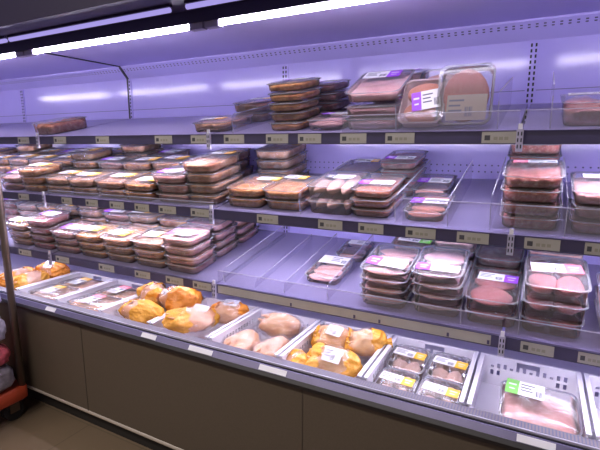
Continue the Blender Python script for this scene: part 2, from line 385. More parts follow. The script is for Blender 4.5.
def heightfield(w, d, h, seed, blobs, rough=.12):
    """meat filling a tray: lumps of a given count inside a rounded rectangle"""
    rnd = random.Random(seed); nx, ny = blobs; P = []
    for i in range(nx):
        for j in range(ny):
            P.append(((i + .5) / nx - .5 + rnd.uniform(-.1, .1) / nx * 2, (j + .5) / ny - .5 + rnd.uniform(-.1, .1) / ny * 2, .62 / nx * rnd.uniform(.9, 1.25), .62 / ny * rnd.uniform(.9, 1.25), rnd.uniform(.75, 1)))
    b = BM(); GX, GY = 20, 24; G = []
    for i in range(GX + 1):
        row = []
        for j in range(GY + 1):
            u, v = i / GX - .5, j / GY - .5
            z = .68
            for (cx, cy, rx, ry, hh) in P:
                q = 1 - ((u - cx) / rx) ** 2 - ((v - cy) / ry) ** 2
                if q > 0: z = max(z, hh * (.35 + .65 * math.sqrt(q)))
            z += noise.noise(Vector((u * 9 + seed, v * 9, 0))) * rough
            e = max(abs(u), abs(v)) * 2
            z *= 1 - .16 * max(0, (e - .88) / .12)
            # rounded corners
            x, y = u * w, v * d; r = .25 * min(w, d); dx, dy = abs(x) - (w / 2 - r), abs(y) - (d / 2 - r)
            if dx > 0 and dy > 0:
                l = math.hypot(dx, dy); m_ = max(dx, dy); k = m_ / l
                x = math.copysign(w / 2 - r + dx * k, x); y = math.copysign(d / 2 - r + dy * k, y)
            row.append(b.verts.new((x, y, max(.08, z) * h)))
        G.append(row)
    for i in range(GX):
        for j in range(GY):
            f = b.faces.new((G[i][j], G[i + 1][j], G[i + 1][j + 1], G[i][j + 1])); f.smooth = True
    rim = [G[i][0] for i in range(GX + 1)] + [G[GX][j] for j in range(1, GY + 1)] + [G[i][GY] for i in range(GX - 1, -1, -1)] + [G[0][j] for j in range(GY - 1, 0, -1)]
    lo = [b.verts.new((v.co.x * .95, v.co.y * .95, 0.0)) for v in rim]
    n = len(rim)
    for i in range(n):
        f = b.faces.new((rim[i], rim[(i + 1) % n], lo[(i + 1) % n], lo[i])); f.smooth = True
    b.faces.new(lo)
    return b
def label_mesh(w, h, accent, side=1, frac=.34):
    b = BM(); t = .0008
    xa = w / 2 - frac * w if side > 0 else -w / 2 + frac * w
    if side > 0: box(b, -w / 2, xa, -h / 2, h / 2, 0, t, 0); box(b, xa, w / 2, -h / 2, h / 2, 0, t, 1); u0, u1 = -w / 2, xa
    else: box(b, xa, w / 2, -h / 2, h / 2, 0, t, 0); box(b, -w / 2, xa, -h / 2, h / 2, 0, t, 1); u0, u1 = xa, w / 2
    L = u1 - u0
    for q, (a, c) in enumerate(((.08, .62), (.08, .5), (.08, .56))):
        y = h * (.28 - .2 * q); box(b, u0 + a * L, u0 + c * L, y - h * .035, y + h * .035, t, t + .0003, 2)
    x = u0 + .66 * L
    for q in range(7):
        ww = L * (.012 + .014 * ((q * 5) % 3)); box(b, x, x + ww, -h * .36, h * .02, t, t + .0003, 2); x += ww + L * .018
    ax = (w / 2 - frac * w / 2) * side
    box(b, ax - frac * w * .3, ax + frac * w * .3, h * .1, h * .2, t, t + .0003, 0); box(b, ax - frac * w * .22, ax + frac * w * .22, -h * .2, -h * .12, t, t + .0003, 0)
    return mesh('label', b, ['white', accent, 'ink'])
_lab = {}
def labm(*a):
    if a not in _lab: _lab[a] = label_mesh(*a)
    return _lab[a]
_tray = {}
def tray_mesh(w, d, h, m, fl=.004):
    k = (w, d, h, m)
    if k not in _tray:
        b = BM(); r = .03
        loft(b, [ring(w - .024, d - .024, r * .7, .0005), ring(w - .015, d - .015, r * .8, .006), ring(w - .008, d - .008, r, h - .006)], True, False)
        loft(b, [ring(w - .008, d - .008, r, h - .006), ring(w + fl, d + fl, r, h - .004), ring(w + fl, d + fl, r, h - .002), ring(w - .008, d - .008, r, h - .002)], False, False, mi=1)
        _tray[k] = mesh('tray', b, [m, 'lip' if m == 'tray' else m])
    return _tray[k]
_film = {}
def film_mesh(w, d, h, dome):
    k = (w, d, h, dome)
    if k not in _film:
        b = BM(); r = .03
        loft(b, [ring(w + .008, d + .008, r, h - .0015), ring(w - .004, d - .004, r, h - .001 + dome * .4), ring(w * .8, d * .8, r, h + dome * .85), ring(w * .4, d * .4, r * .6, h + dome)], False, True)
        _film[k] = mesh('film', b, 'film')
    return _film[k]
_hf = {}
def fill_mesh(w, d, h, style, m, var):
    k = (w, d, h, style, m, var)
    if k not in _hf:
        bl = {'legs': (2, 3), 'thighs': (2, 2), 'breast': (2, 1), 'burger': (1, 2), 'mince': (5, 7), 'slices': (1, 5), 'sausage': (6, 1), 'steak': (1, 1), 'wings': (3, 4)}[style]
        _hf[k] = mesh('meat', heightfield(w - .012, d - .012, h, var * 7 + len(style), bl, .2 if style == 'mince' else .12), m)
    return _hf[k]
# product: w, d, h, style, meat material, accent, label side, label (lx, ly) as fractions, label size, tray material
PROD = {
    'thighs':  (.195, .26, .046, 'thighs', 'chicken', 'yellow', 1, (.05, .12), (.125, .052), 'tray'),
    'legs':    (.195, .26, .046, 'legs', 'chicken', 'yellow', 1, (.0, .05), (.12, .05), 'tray'),
    'marin':   (.195, .26, .044, 'wings', 'marinade', 'yellow', 1, (.05, .1), (.12, .05), 'tray'),
    'pork':    (.195, .26, .044, 'slices', 'pork', 'purple', -1, (0, .05), (.13, .05), 'tray'),
    'beef':    (.195, .26, .044, 'steak', 'beef', 'purple', -1, (0, .1), (.13, .05), 'tray'),
    'breast':  (.20, .26, .050, 'breast', 'breast', 'yellow', 1, (0, .0), (.125, .05), 'tray'),
    'mince':   (.18, .25, .044, 'mince', 'mince', 'pink', -1, (0, .22), (.14, .036), 'tray'),
    'saus':    (.195, .26, .040, 'sausage', 'marinade', 'yellow', 1, (0, .25), (.10, .04), 'tray'),
    'burger':  (.160, .24, .037, 'burger', 'burger', 'purple', -1, (0, .2), (.11, .05), 'tray'),
}
PIECE_OF = {'thighs': ('fillet', 'chicken_thigh', 4), 'legs': ('drum', 'chicken_leg', 5), 'breast': ('fillet', 'breast_fillet', 3), 'burger': ('patty', 'burger_patty', 2), 'round': ('patty', 'round_patty', 1), 'sausage': ('sausage', 'sausage', 6), 'slices': ('fillet', 'pork_cutlet', 4), 'steak': ('fillet', 'steak', 2), 'wings': ('drum', 'chicken_wing', 6)}
def build_pack(name, label, group, loc, rot, p, var=0, pieces=False, lab=True, labpos=None, labrot=0, dome=.004, over=None, cat='packaged meat'):
    w, d, h, style, mm, acc, side, lp, ls, tm = {**dict(zip('w d h style mm acc side lp ls tm'.split(), p)), **(over or {})}.values()
    t = thing(name, label, cat, loc, rot, group)
    link('tray', tray_mesh(w, d, h, tm), t)
    if pieces and style in PIECE_OF:
        kd, pn, n = PIECE_OF[style]; rnd = random.Random(var + 11)
        nx = {1: 1, 2: 1, 3: 3, 4: 2, 5: 2, 6: 2}[n]; ny = math.ceil(n / nx)
        if style == 'breast': nx, ny = 3, 1
        if style == 'sausage': nx, ny = 6, 1
        if style == 'slices': nx, ny = 1, 4
        if style == 'round': nx, ny = 1, 1
        W_, D_ = w - .03, d - .035; c = 0
        for j in range(ny):
            for i in range(nx):
                if c >= n: break
                cx = ((i + .5) / nx - .5) * W_; cy = ((j + .5) / ny - .5) * D_
                if n == 5 and c == 4: cx = 0
                rx, ry = W_ / nx / 2 * 1.06, D_ / ny / 2 * 1.12; rz = (h - .006) / 2
                rot_ = rnd.uniform(-.2, .2)
                long_y = ry > rx
                sx, sy = (ry, rx) if long_y else (rx, ry)
                if kd == 'sausage': rot_ *= .1; sx *= .93
                if style == 'slices': sy *= 1.15; rz *= .8
                link(pn, piece(kd, mm, c % 3), t, (cx, cy, rz + .004 + (.003 * (c % 2))), (0, 0, rot_ + (PI / 2 * (1 if c % 2 else -1) if long_y else (PI if c % 2 else 0))), (sx * .96, sy * .96, rz * .96))
                c += 1
    else:
        link('meat', fill_mesh(w - .004, d - .004, h - .003, style, mm, var % 3), t, (0, 0, .002))
    link('film', film_mesh(w, d, h, dome), t)
    if lab:
        lx, ly = labpos or lp
        link('label', labm(ls[0], ls[1], acc, side), t, (lx * w, ly * d, h + dome + .0008), (0, 0, labrot))
    return t
def on_shelf(k, x, s, lift=0):               # a point s along the slope and lift above it
    return (x, Y0 + s * math.cos(ANG) - lift * math.sin(ANG), S_FRONT[k] + .0015 + s * math.sin(ANG) + lift * math.cos(ANG))
ORD = 'first second third fourth fifth sixth seventh eighth ninth tenth eleventh twelfth thirteenth fourteenth fifteenth sixteenth'.split()
LEVEL = {1: ['single'], 2: ['bottom', 'top'], 3: ['bottom', 'middle', 'top'], 4: ['bottom', 'second', 'third', 'top'], 5: ['bottom', 'second', 'third', 'fourth', 'top'], 6: ['bottom', 'second', 'third', 'fourth', 'fifth', 'top']}
rj = random.Random(3)
def stack(k, x, s, n, prod, lab_fn, group, pieces=False, jit=.006, name='meat_tray', over=None, labpos=None, rot=0, top_over=None, lab_levels=None, dome=.004):
    p = PROD[prod]; h = (over or {}).get('h', p[2])
    for i in range(n):
        jx, js, jr = rj.uniform(-jit, jit), rj.uniform(-jit, jit), rj.uniform(-.04, .04)
        top = i == n - 1
        build_pack(name, lab_fn(LEVEL[n][i], n), group, on_shelf(k, x + jx, s + js, i * (h + dome + .002)), (ANG, 0, rot + jr * .6), p, var=rj.randrange(3),
                   pieces=pieces, lab=(top or (lab_levels and i in lab_levels)), labpos=labpos, labrot=rj.uniform(-.12, .12), over=over, dome=dome)
PHRASE = {'thighs': 'chicken thighs', 'legs': 'chicken legs', 'marin': 'marinated wings', 'pork': 'pork slices', 'beef': 'dark beef', 'breast': 'chicken breasts', 'mince': 'red mince', 'saus': 'sausages', 'burger': 'burgers'}
def bulk(k, x, s, n, prod, idx, row, pieces=False, **kw):
    def lf(level, nn):
        return f'tray of {PHRASE[prod]}, {level} in {ORD[idx]} {row} stack from left, {TIER[k]} shelf' if nn > 1 else f'tray of {PHRASE[prod]} lying alone as {ORD[idx]} {row} pack from left, {TIER[k]} shelf'
    stack(k, x, s, n, prod, lf, f'meat trays on the {TIER[k]} shelf, left half', pieces, **kw)

# middle and bottom shelf, full left half (columns from the left, three rows deep)
BO = {'w': .212, 'd': .195, 'ls': (.145, .068)}
ROWS = ((.125, 'front'), (.335, 'mid-depth'), (.545, 'rearmost'))
for k, xr, pr, hh in ((1, -1.60, ['pork', 'marin', 'thighs', 'legs', 'pork', 'marin', 'legs', 'thighs', 'thighs', 'marin'], (2, 3, 3)),
                      (2, -1.56, ['pork', 'thighs', 'marin', 'pork', 'legs', 'beef', 'pork', 'marin', 'legs', 'thighs'], (3, 4, 4))):
    xs = [xr - .228 * i for i in range(11)][::-1]
    for r_, (s_, row) in enumerate(ROWS):
        idx = 0
        for i, x in enumerate(xs):
            if x < (-3.15, -3.55, -4.0)[r_]: continue
            n = hh[r_] + (1 if (i * 7 + r_ * 3) % 5 == 0 else 0) - (1 if r_ == 2 and (i * 5) % 4 == 1 else 0)
            bulk(k, x, s_, n, pr[(i + 3 * r_) % 10], idx, row, over=BO, labpos=(rj.uniform(-.15, .15), rj.uniform(-.2, .1)), jit=.008); idx += 1

# ---- individually seen packs
def one(name, label, k, x, s, prod, lift=0, rot=0, tilt=0, group=None, **kw):
    d_ = (kw.get('over') or {}).get('d', PROD[prod][1])
    l = on_shelf(k, x, s + d_ / 2 * math.cos(tilt) * (1 if tilt else 0), lift + d_ / 2 * math.sin(tilt))
    return build_pack(name, label, group, l, (ANG + tilt, 0, rot), PROD[prod], **kw)
G1 = 'meat packs on the top shelf'; G2 = 'meat packs on the middle shelf, right half'; G3 = 'meat packs on the bottom shelf, right half'
# top shelf
one('sausage_tray', 'tray of lumpy red orange sausages alone at the far left of the top shelf', 0, -2.60, .175, 'saus', group=G1, lab=False, dome=.008, over={'h': .068, 'mm': 'burger', 'style': 'wings'})
one('meat_tray', 'tray of orange chicken with white label, left of the brown pack tower, top shelf', 0, -1.36, .175, 'thighs', group=G1, pieces=True, labpos=(-.2, -.1), labrot=.1, over={'h': .045})
stack(0, -1.33, .465, 2, 'thighs', lambda l, n: f'pink chicken tray, {l} of the short rear pair left of the brown tower, top shelf', G1, labpos=(0, .1))
stack(0, -.955, .175, 5, 'burger', lambda l, n: f'red brown burger pack, {l} in the tall narrow tower on the top shelf', G1, labpos=(0, .1), over={'mm': 'marinade', 'h': .034})
stack(0, -.93, .465, 4, 'burger', lambda l, n: f'brown meat pack, {l} of the rear stack right behind the narrow tower, top shelf', G1, over={'mm': 'beef', 'h': .036}, labpos=(0, 0))
one('meat_tray', 'low tray of pale pink meat with white label, between tower and three-pack stack, top shelf', 0, -.77, .175, 'pork', group=G1, pieces=True, labpos=(.0, .05), labrot=-.2, over={'w': .17, 'tm': 'tray', 'mm': 'ham'})
stack(0, -.575, .175, 2, 'pork', lambda l, n: f'pale pink pork tray, {l} of the wide front pair beside the leaning burger tray', G1, labpos=(-.05, .30), over={'w': .215, 'mm': 'ham', 'h': .041, 'side': 1, 'ls': (.15, .075)})
WO = {'w': .215, 'mm': 'ham', 'h': .041, 'side': 1, 'ls': (.15, .075)}
stack(0, -.575, .47, 4, 'pork', lambda l, n: f'pale pink pork tray, {l} of the wide rear stack under the slanting tray, top shelf', G1, labpos=(-.05, .30), over=WO)
one('meat_tray', 'pale pink pork tray with white and purple label slanting across the wide stack, top shelf', 0, -.575, .065, 'pork', lift=.098, tilt=.24, group=G1, labpos=(-.05, .25), over=WO)
# leaning packs
one('burger_tray', 'tray of red burgers leaning back with slanted white label on it, top shelf', 0, -.390, .05, 'burger', lift=-.004, tilt=.75, group=G1, pieces=True, labpos=(.08, -.02), labrot=.2, over={'w': .155, 'd': .20, 'h': .045, 'tm': 'whitetray', 'ls': (.10, .085), 'side': -1})
one('meat_tray', 'small pink pack with purple label standing at the back behind the leaning burger tray', 0, -.40, .34, 'pork', lift=.01, tilt=.80, group=G1, pieces=True, labpos=(0, -.2), over={'w': .15, 'd': .20})
st = one('burger_pouch', 'tall clear pack with round brown meat and kraft label standing upright on the top shelf', 0, -.245, .08, 'burger', lift=-.004, tilt=1.1, group=G1, lab=False, pieces=True, over={'w': .18, 'd': .21, 'h': .05, 'mm': 'beef', 'style': 'round'})
lm = bpy.data.meshes.new_from_object(link('tmp', labm(.13, .09, 'kraft', 1, .3))); bpy.data.objects.remove(bpy.data.objects['tmp'])
lm.materials[0] = M['kraft']; link('kraft_label', lm, st, (.01, -.05, .0555), (0, 0, 0))
one('meat_tray', 'deep tray of pink mince with white and red label at the right end, top shelf', 0, .15, .175, 'mince', group=G1, labpos=(.0, .25), over={'h': .075, 'w': .20, 'side': 1, 'mm': 'pork', 'style': 'thighs', 'ls': (.16, .05)})
# middle shelf
stack(1, -1.42, .175, 4, 'thighs', lambda l, n: f'pink chicken thigh tray, {l} of the tall stack left of centre joint, middle shelf', G2, pieces=False, over={'mm': 'chicken'}, labpos=(.1, .3))
stack(1, -1.19, .465, 4, 'thighs', lambda l, n: f'orange chicken tray, {l} of rear yellow labelled stack right of centre joint, middle shelf', G2, pieces=False, labpos=(.2, .1))
stack(1, -1.17, .175, 2, 'marin', lambda l, n: f'tray of marinated chicken, {l} of low front pair right of centre joint, middle shelf', G2, pieces=False, labpos=(.28, .1))
stack(1, -.965, .175, 2, 'marin', lambda l, n: f'tray of orange chicken, {l} of front pair left of breast fillets, middle shelf', G2, pieces=False, labpos=(-.1, .28))
stack(1, -.75, .175, 2, 'breast', lambda l, n: f'pack of chicken breasts with dark and white label, {l} of its pair, middle shelf', G2, pieces=True, labpos=(.0, .05), over={'acc': 'ink', 'side': -1, 'ls': (.13, .055), 'h': .056})
stack(1, -.74, .465, 2, 'breast', lambda l, n: f'pack of chicken breasts, {l} of the rear pair behind the dark labelled breasts, middle shelf', G2, labpos=(0, .3))
stack(1, -.57, .175, 3, 'pork', lambda l, n: f'pork tray with purple label, {l} of narrow front stack beside breast fillets, middle shelf', G2, pieces=False, labpos=(0, -.12), over={'w': .165, 'h': .034, 'mm': 'burger', 'ls': (.14, .055)}, jit=.003)
stack(1, -.55, .465, 4, 'pork', lambda l, n: f'red meat tray, {l} of rear stack behind the purple labelled pork, middle shelf', G2, labpos=(0, -.2), over={'w': .165, 'h': .034, 'mm': 'beef'})
one('meat_tray', 'low purple labelled pork pack at the front behind the clear fence, middle shelf', 1, -.365, .175, 'pork', group=G2, pieces=True, labpos=(.0, .0), over={'w': .155, 'h': .038, 'ls': (.14, .06), 'mm': 'burger'})
one('meat_tray', 'low pork pack with purple and white label in the rear row beside empty shelf', 1, -.40, .43, 'pork', group=G2, pieces=True, labpos=(.0, .0), over={'w': .155, 'h': .05, 'ls': (.14, .07)})
stack(1, -.015, .175, 4, 'mince', lambda l, n: f'red mince tray, {l} in the tall front stack at the right post, middle shelf', G2, labpos=(.0, .28), over={'h': .042}, jit=.003)
stack(1, -.02, .465, 5, 'mince', lambda l, n: f'red mince tray, {l} of the rear stack behind the tall mince stack, middle shelf', G2, labpos=(.0, -.1), over={'h': .042}, jit=.003)
stack(1, .205, .175, 3, 'pork', lambda l, n: f'pink meat tray, {l} of the stack at the right edge of the middle shelf', G2, labpos=(0, .2), over={'side': 1, 'acc': 'pink'})
# bottom shelf
one('meat_tray', 'single pink pork pack with white label alone beside the empty trays, bottom shelf', 2, -.825, .255, 'pork', group=G3, pieces=True, labpos=(.0, .25), over={'w': .17, 'h': .04, 'acc': 'white', 'ls': (.14, .08), 'd': .235}, cat='packaged meat')
one('meat_tray', 'small pork pack with white label behind the lone pork pack, bottom shelf', 2, -.79, .50, 'pork', group=G3, pieces=True, labpos=(.0, .28), over={'w': .155, 'h': .035, 'acc': 'white', 'ls': (.11, .05), 'd': .20})
stack(2, -.505, .175, 4, 'pork', lambda l, n: f'pink pork pack, {l} of the stack left of the ham stack, bottom shelf', G3, pieces=True, labpos=(.0, -.22), over={'w': .19, 'h': .036, 'ls': (.16, .07)}, lab_levels=[])
stack(2, -.475, .485, 3, 'pork', lambda l, n: f'pork pack, {l} of the green labelled rear stack behind the pork stack, bottom shelf', G3, labpos=(.05, -.25), over={'w': .175, 'h': .042, 'acc': 'green', 'side': 1, 'ls': (.15, .05)})
stack(2, -.300, .175, 4, 'pork', lambda l, n: f'ham slice pack with purple label, {l} of the tallest stack left of dark steaks', G3, pieces=True, labpos=(-.0, -.3), over={'w': .18, 'h': .040, 'mm': 'ham', 'style': 'steak', 'ls': (.155, .055)}, lab_levels=[0, 1, 2], jit=.003)
stack(2, -.29, .485, 4, 'pork', lambda l, n: f'pink ham pack, {l} of the rear stack behind the tall ham stack, bottom shelf', G3, labpos=(.05, -.1), over={'w': .175, 'mm': 'ham', 'side': 1, 'h': .042, 'ls': (.15, .06)})
stack(2, -.108, .175, 2, 'beef', lambda l, n: f'dark steak tray with white and purple label, {l} of the low pair by the post', G3, pieces=True, labpos=(.05, .18), over={'w': .175, 'side': 1, 'ls': (.14, .06), 'h': .05})
stack(2, -.11, .465, 3, 'beef', lambda l, n: f'dark beef tray, {l} of the rear stack behind the steak pair, bottom shelf', G3, labpos=None, over={'w': .175, 'h': .04})
stack(2, .085, .175, 3, 'pork', lambda l, n: f'deep meat pack with white and pink label, {l} of the stack near the right edge', G3, pieces=True, labpos=(.0, .05), over={'w': .19, 'h': .058, 'acc': 'pink', 'side': 1, 'mm': 'beef', 'style': 'thighs', 'ls': (.16, .07)}, jit=.003)
stack(2, .09, .465, 3, 'pork', lambda l, n: f'meat pack with pink and white label, {l} of rear stack near the right edge', G3, labpos=(.0, -.1), over={'w': .19, 'h': .058, 'acc': 'pink', 'side': -1, 'ls': (.16, .06)}, jit=.003)
stack(2, .315, .175, 3, 'pork', lambda l, n: f'meat pack, {l} of the stack cut by the right frame edge, bottom shelf', G3)

# ------------------------------------------------------------------ acrylic dividers
def divider(k, x, s0, s1, h, label, group):
    t = tag(link('shelf_divider', None, None, on_shelf(k, x, s0), (ANG, 0, 0)), label, 'divider', group)
    b = BM(); prism(b, [(0, 0), (s1 - s0, 0), (s1 - s0, h), (.03, h), (.008, h - .008), (0, h - .03)], -.001, .001); obj('divider_sheet', b, 'acryl', t)
    b = BM(); prism(b, [(.03, h - .002), (s1 - s0, h - .002), (s1 - s0, h + .001), (.03, h + .001)], -.0015, .0015); prism(b, [(0, 0), (.003, 0), (.003, h - .03), (0, h - .03)], -.0015, .0015); obj('divider_edge', b, 'acryl_edge', t)
for k, x, h, l in ((0, -.47, .12, 'clear divider left of the leaning burger tray, top shelf'), (0, -.13, .12, 'clear divider right of the upright kraft labelled pack, top shelf'), (0, .022, .13, 'clear divider right of the right post, top shelf'),
                   (0, -1.20, .08, 'clear divider left of the narrow tower, top shelf'),
                   (1, -.865, .10, 'clear divider left of the breast fillet packs, middle shelf'), (1, -.46, .10, 'clear divider right of the narrow purple labelled pork stack, middle shelf'), (1, -.27, .10, 'clear divider at the left of the empty space, middle shelf'), (1, -.13, .12, 'clear divider left of the tall mince stack, middle shelf'), (1, .092, .12, 'clear divider right of the tall mince stack, middle shelf'),
                   (2, -1.275, .07, 'clear divider at the left end of the empty shelf, bottom shelf'), (2, -1.10, .03, 'low clear divider inside the empty space, bottom shelf'), (2, -.945, .05, 'clear divider left of the lone pork pack, bottom shelf'), (2, -.735, .07, 'clear divider right of the lone pork pack, bottom shelf'), (2, -.203, .10, 'clear divider right of the ham stack, bottom shelf'), (2, -.013, .12, 'clear divider left of the pink labelled stack, bottom shelf')):
    divider(k, x, .02, .62, h, l, 'clear acrylic shelf dividers')

# ------------------------------------------------------------------ crates
CW, CD, CH, CY0, CZ = .335, .40, .125, 1.385, .566
def perf(bm, w, h, cells_x, cells_z, hole, to, th=.004):
    vs = {}
    xs_ = [i / cells_x * w - w / 2 for i in range(cells_x + 1)]; zs_ = [j / cells_z * h for j in range(cells_z + 1)]
    for i in range(cells_x):
        for j in range(cells_z):
            if hole(i, j): continue
            for (o_, flip) in ((0, 0), (th, 1)):
                q = [bm.verts.new(to(a, o_, c)) for a, c in ((xs_[i], zs_[j]), (xs_[i + 1], zs_[j]), (xs_[i + 1], zs_[j + 1]), (xs_[i], zs_[j + 1]))]
                bm.faces.new(q[::-1] if flip else q)
            for di, dj, e in ((-1, 0, ((i, j), (i, j + 1))), (1, 0, ((i + 1, j), (i + 1, j + 1))), (0, -1, ((i, j), (i + 1, j))), (0, 1, ((i, j + 1), (i + 1, j + 1)))):
                ni, nj = i + di, j + dj
                if not (0 <= ni < cells_x and 0 <= nj < cells_z) or hole(ni, nj):
                    a, c = e
                    bm.faces.new([bm.verts.new(to(xs_[p_[0]], o_, zs_[p_[1]])) for p_, o_ in ((a, 0), (c, 0), (c, th), (a, th))])
def hole_back(i, j):
    if j in (10, 11) and 11 <= i <= 17: return True               # hand grip
    if j in (8, 9) and i % 2 == 1 and 1 < i < 27: return not (j == 9 and i % 3 == 0)
    if j in (5, 6) and i % 2 == 1 and (1 < i < 7 or 21 < i < 27): return True
    return False
def hole_side(i, j): return j in (8, 9) and i % 2 == 1 and 5 < i < 29
crate_me = {}
def crate(x, label):
    t = thing('plastic_crate', label, 'crate', (x, CY0 + CD / 2, CZ), group='white plastic crates in the base of the case')
    if not crate_me:
        b = BM(); perf(b, CW - .01, CH, 29, 13, hole_back, lambda a, o, c: (a, CD / 2 - .006 + o - .004, c)); bmesh.ops.remove_doubles(b, verts=b.verts, dist=1e-5); crate_me['back_wall'] = mesh('crate_back_wall', b, 'crate')
        b = BM(); perf(b, CW - .01, CH - .02, 29, 13, lambda i, j: False, lambda a, o, c: (a, -CD / 2 + .004 - o, c)); bmesh.ops.remove_doubles(b, verts=b.verts, dist=1e-5); crate_me['front_wall'] = mesh('crate_front_wall', b, 'crate')
        for s in (-1, 1):
            b = BM(); perf(b, CD - .01, CH, 35, 13, hole_side, lambda a, o, c, s=s: (s * (CW / 2 - .008 + o), a, c)); bmesh.ops.remove_doubles(b, verts=b.verts, dist=1e-5); crate_me['side_wall' + str(s)] = mesh('crate_side_wall', b, 'crate')
        b = BM(); box(b, -CW / 2 + .006, CW / 2 - .006, -CD / 2 + .006, CD / 2 - .006, 0, .005); crate_me['bottom'] = mesh('crate_bottom', b, 'crate')
        b = BM()
        box(b, -CW / 2, CW / 2, CD / 2 - .012, CD / 2, CH - .006, CH); 
        for s in (-1, 1): box(b, s * CW / 2 - (.014 if s > 0 else 0), s * CW / 2 + (.014 if s < 0 else 0), -CD / 2, CD / 2 - .012, CH - .006, CH)
        crate_me['rim'] = mesh('crate_rim', b, 'crate')
    for n, me in crate_me.items(): link(n.rstrip('-1'), me, t)
    return t
CX = [.375 - .345 * i for i in range(10)]
CL = ['white crate cut by the right edge of the picture', 'white crate holding the single pack with green label', 'white crate holding four packs with yellow labels in two rows', 'white crate holding brown whole chickens in yellow bags', 'white crate holding pale chickens in clear bags',
      'white crate under the orange bags with white label, beside pale chickens', 'white crate behind the pile of orange chicken bags', 'white crate with flat pale pink packs, left of orange bags', 'white empty looking crate with dark hand grip, right of cart pole', 'white crate with orange bags at the far left behind the cart pole']
for x, l in zip(CX, CL): crate(x, l)

# packs in the crates
GB = 'packs in the white crates'
base = CZ + .006
def in_crate(name, label, x, y, z, rot, prod, **kw): return build_pack(name, label, GB, (x, y, z), rot, PROD[prod], **kw)
# four yellow label packs
tl = .20
for (dx, y, z, l) in ((-.078, 1.486, .592, 'front left of the four yellow labelled chicken packs in the crate'), (.078, 1.486, .592, 'front right of the four yellow labelled chicken packs in the crate'),
                   (-.078, 1.672, .608, 'back left of the four yellow labelled chicken packs in the crate'), (.078, 1.672, .608, 'back right of the four yellow labelled chicken packs in the crate')):
    in_crate('chicken_tray', l, CX[2] + dx, y, z, (.13, 0, 0), 'legs', pieces=True, var=int(dx * 100), labpos=(-.0, .12), labrot=-.08, over={'w': .142, 'd': .178, 'h': .052, 'ls': (.125, .046), 'mm': 'breast', 'style': 'thighs'})
in_crate('meat_tray', 'single deep pack of pink meat with green and white label in the crate', CX[1] + .035, 1.52, .600, (.16, 0, .05), 'pork', labpos=(-.18, .26), labrot=-.1, dome=.012, over={'w': .225, 'd': .20, 'h': .075, 'mm': 'pork', 'style': 'thighs', 'acc': 'green', 'side': -1, 'ls': (.115, .075)})
for ci, nm, mm in ((7, 'left of the orange bags', 'skinpale'), (8, 'nearest the cart pole', 'chicken')):
    for y, yn in ((1.50, 'front'), (1.675, 'back')):
        for q, lv in enumerate(('lower', 'upper')):
            in_crate('meat_tray', f'{lv} pale flat pack at the {yn} of the crate {nm}', CX[ci], y, base + .001 + q * .052, (0, 0, PI / 2), 'breast', labpos=(.05, .12), lab=q == 1, var=ci + q, over={'w': .165, 'd': .285, 'h': .046, 'mm': mm, 'acc': 'yellow' if ci == 8 else 'pink', 'ls': (.12, .075)})

# bagged whole chickens
def chick_fn(c, seed, bag=0):
    o = Vector((seed * 2.3, seed, seed * .7))
    r = .95
    for d_, a, w_ in (((.75, 0, .55), .20, .45), ((-.5, .62, .25), .34, .20), ((-.5, -.62, .25), .34, .20), ((.35, .85, .0), .26, .12), ((.35, -.85, .0), .26, .12), ((.1, 0, .95), .12, .3), ((-.75, 0, .55), -.22, .16), ((-1, .3, -.1), .16, .08), ((-1, -.3, -.1), .16, .08)):
        q = c - Vector(d_).normalized(); r += a * math.exp(-q.length_squared / w_)
    r += noise.noise(c * 2.2 + o) * .10 + noise.noise(c * 5 + o) * .03
    if bag:
        r = max(r, 1.02 + .12 * noise.noise(c * 1.5 + o)) * 1.07
        k = 1 - abs(noise.noise(c * 2.6 + o)) * 2.4; k2 = 1 - abs(noise.noise(c * 6 + o)) * 2.4
        r += .075 * k + .03 * k2
    v = Vector((c.x * r, c.y * r, c.z * r))
    v.z = v.z if v.z > -.72 else -.72 - (abs(v.z) - .72) * .2
    return v
def sph(fn, sub=5):
    b = BM(); bmesh.ops.create_icosphere(b, subdivisions=sub, radius=1)
    for v in b.verts: v.co = fn(v.co.copy())
    for f in b.faces: f.smooth = True
    return b
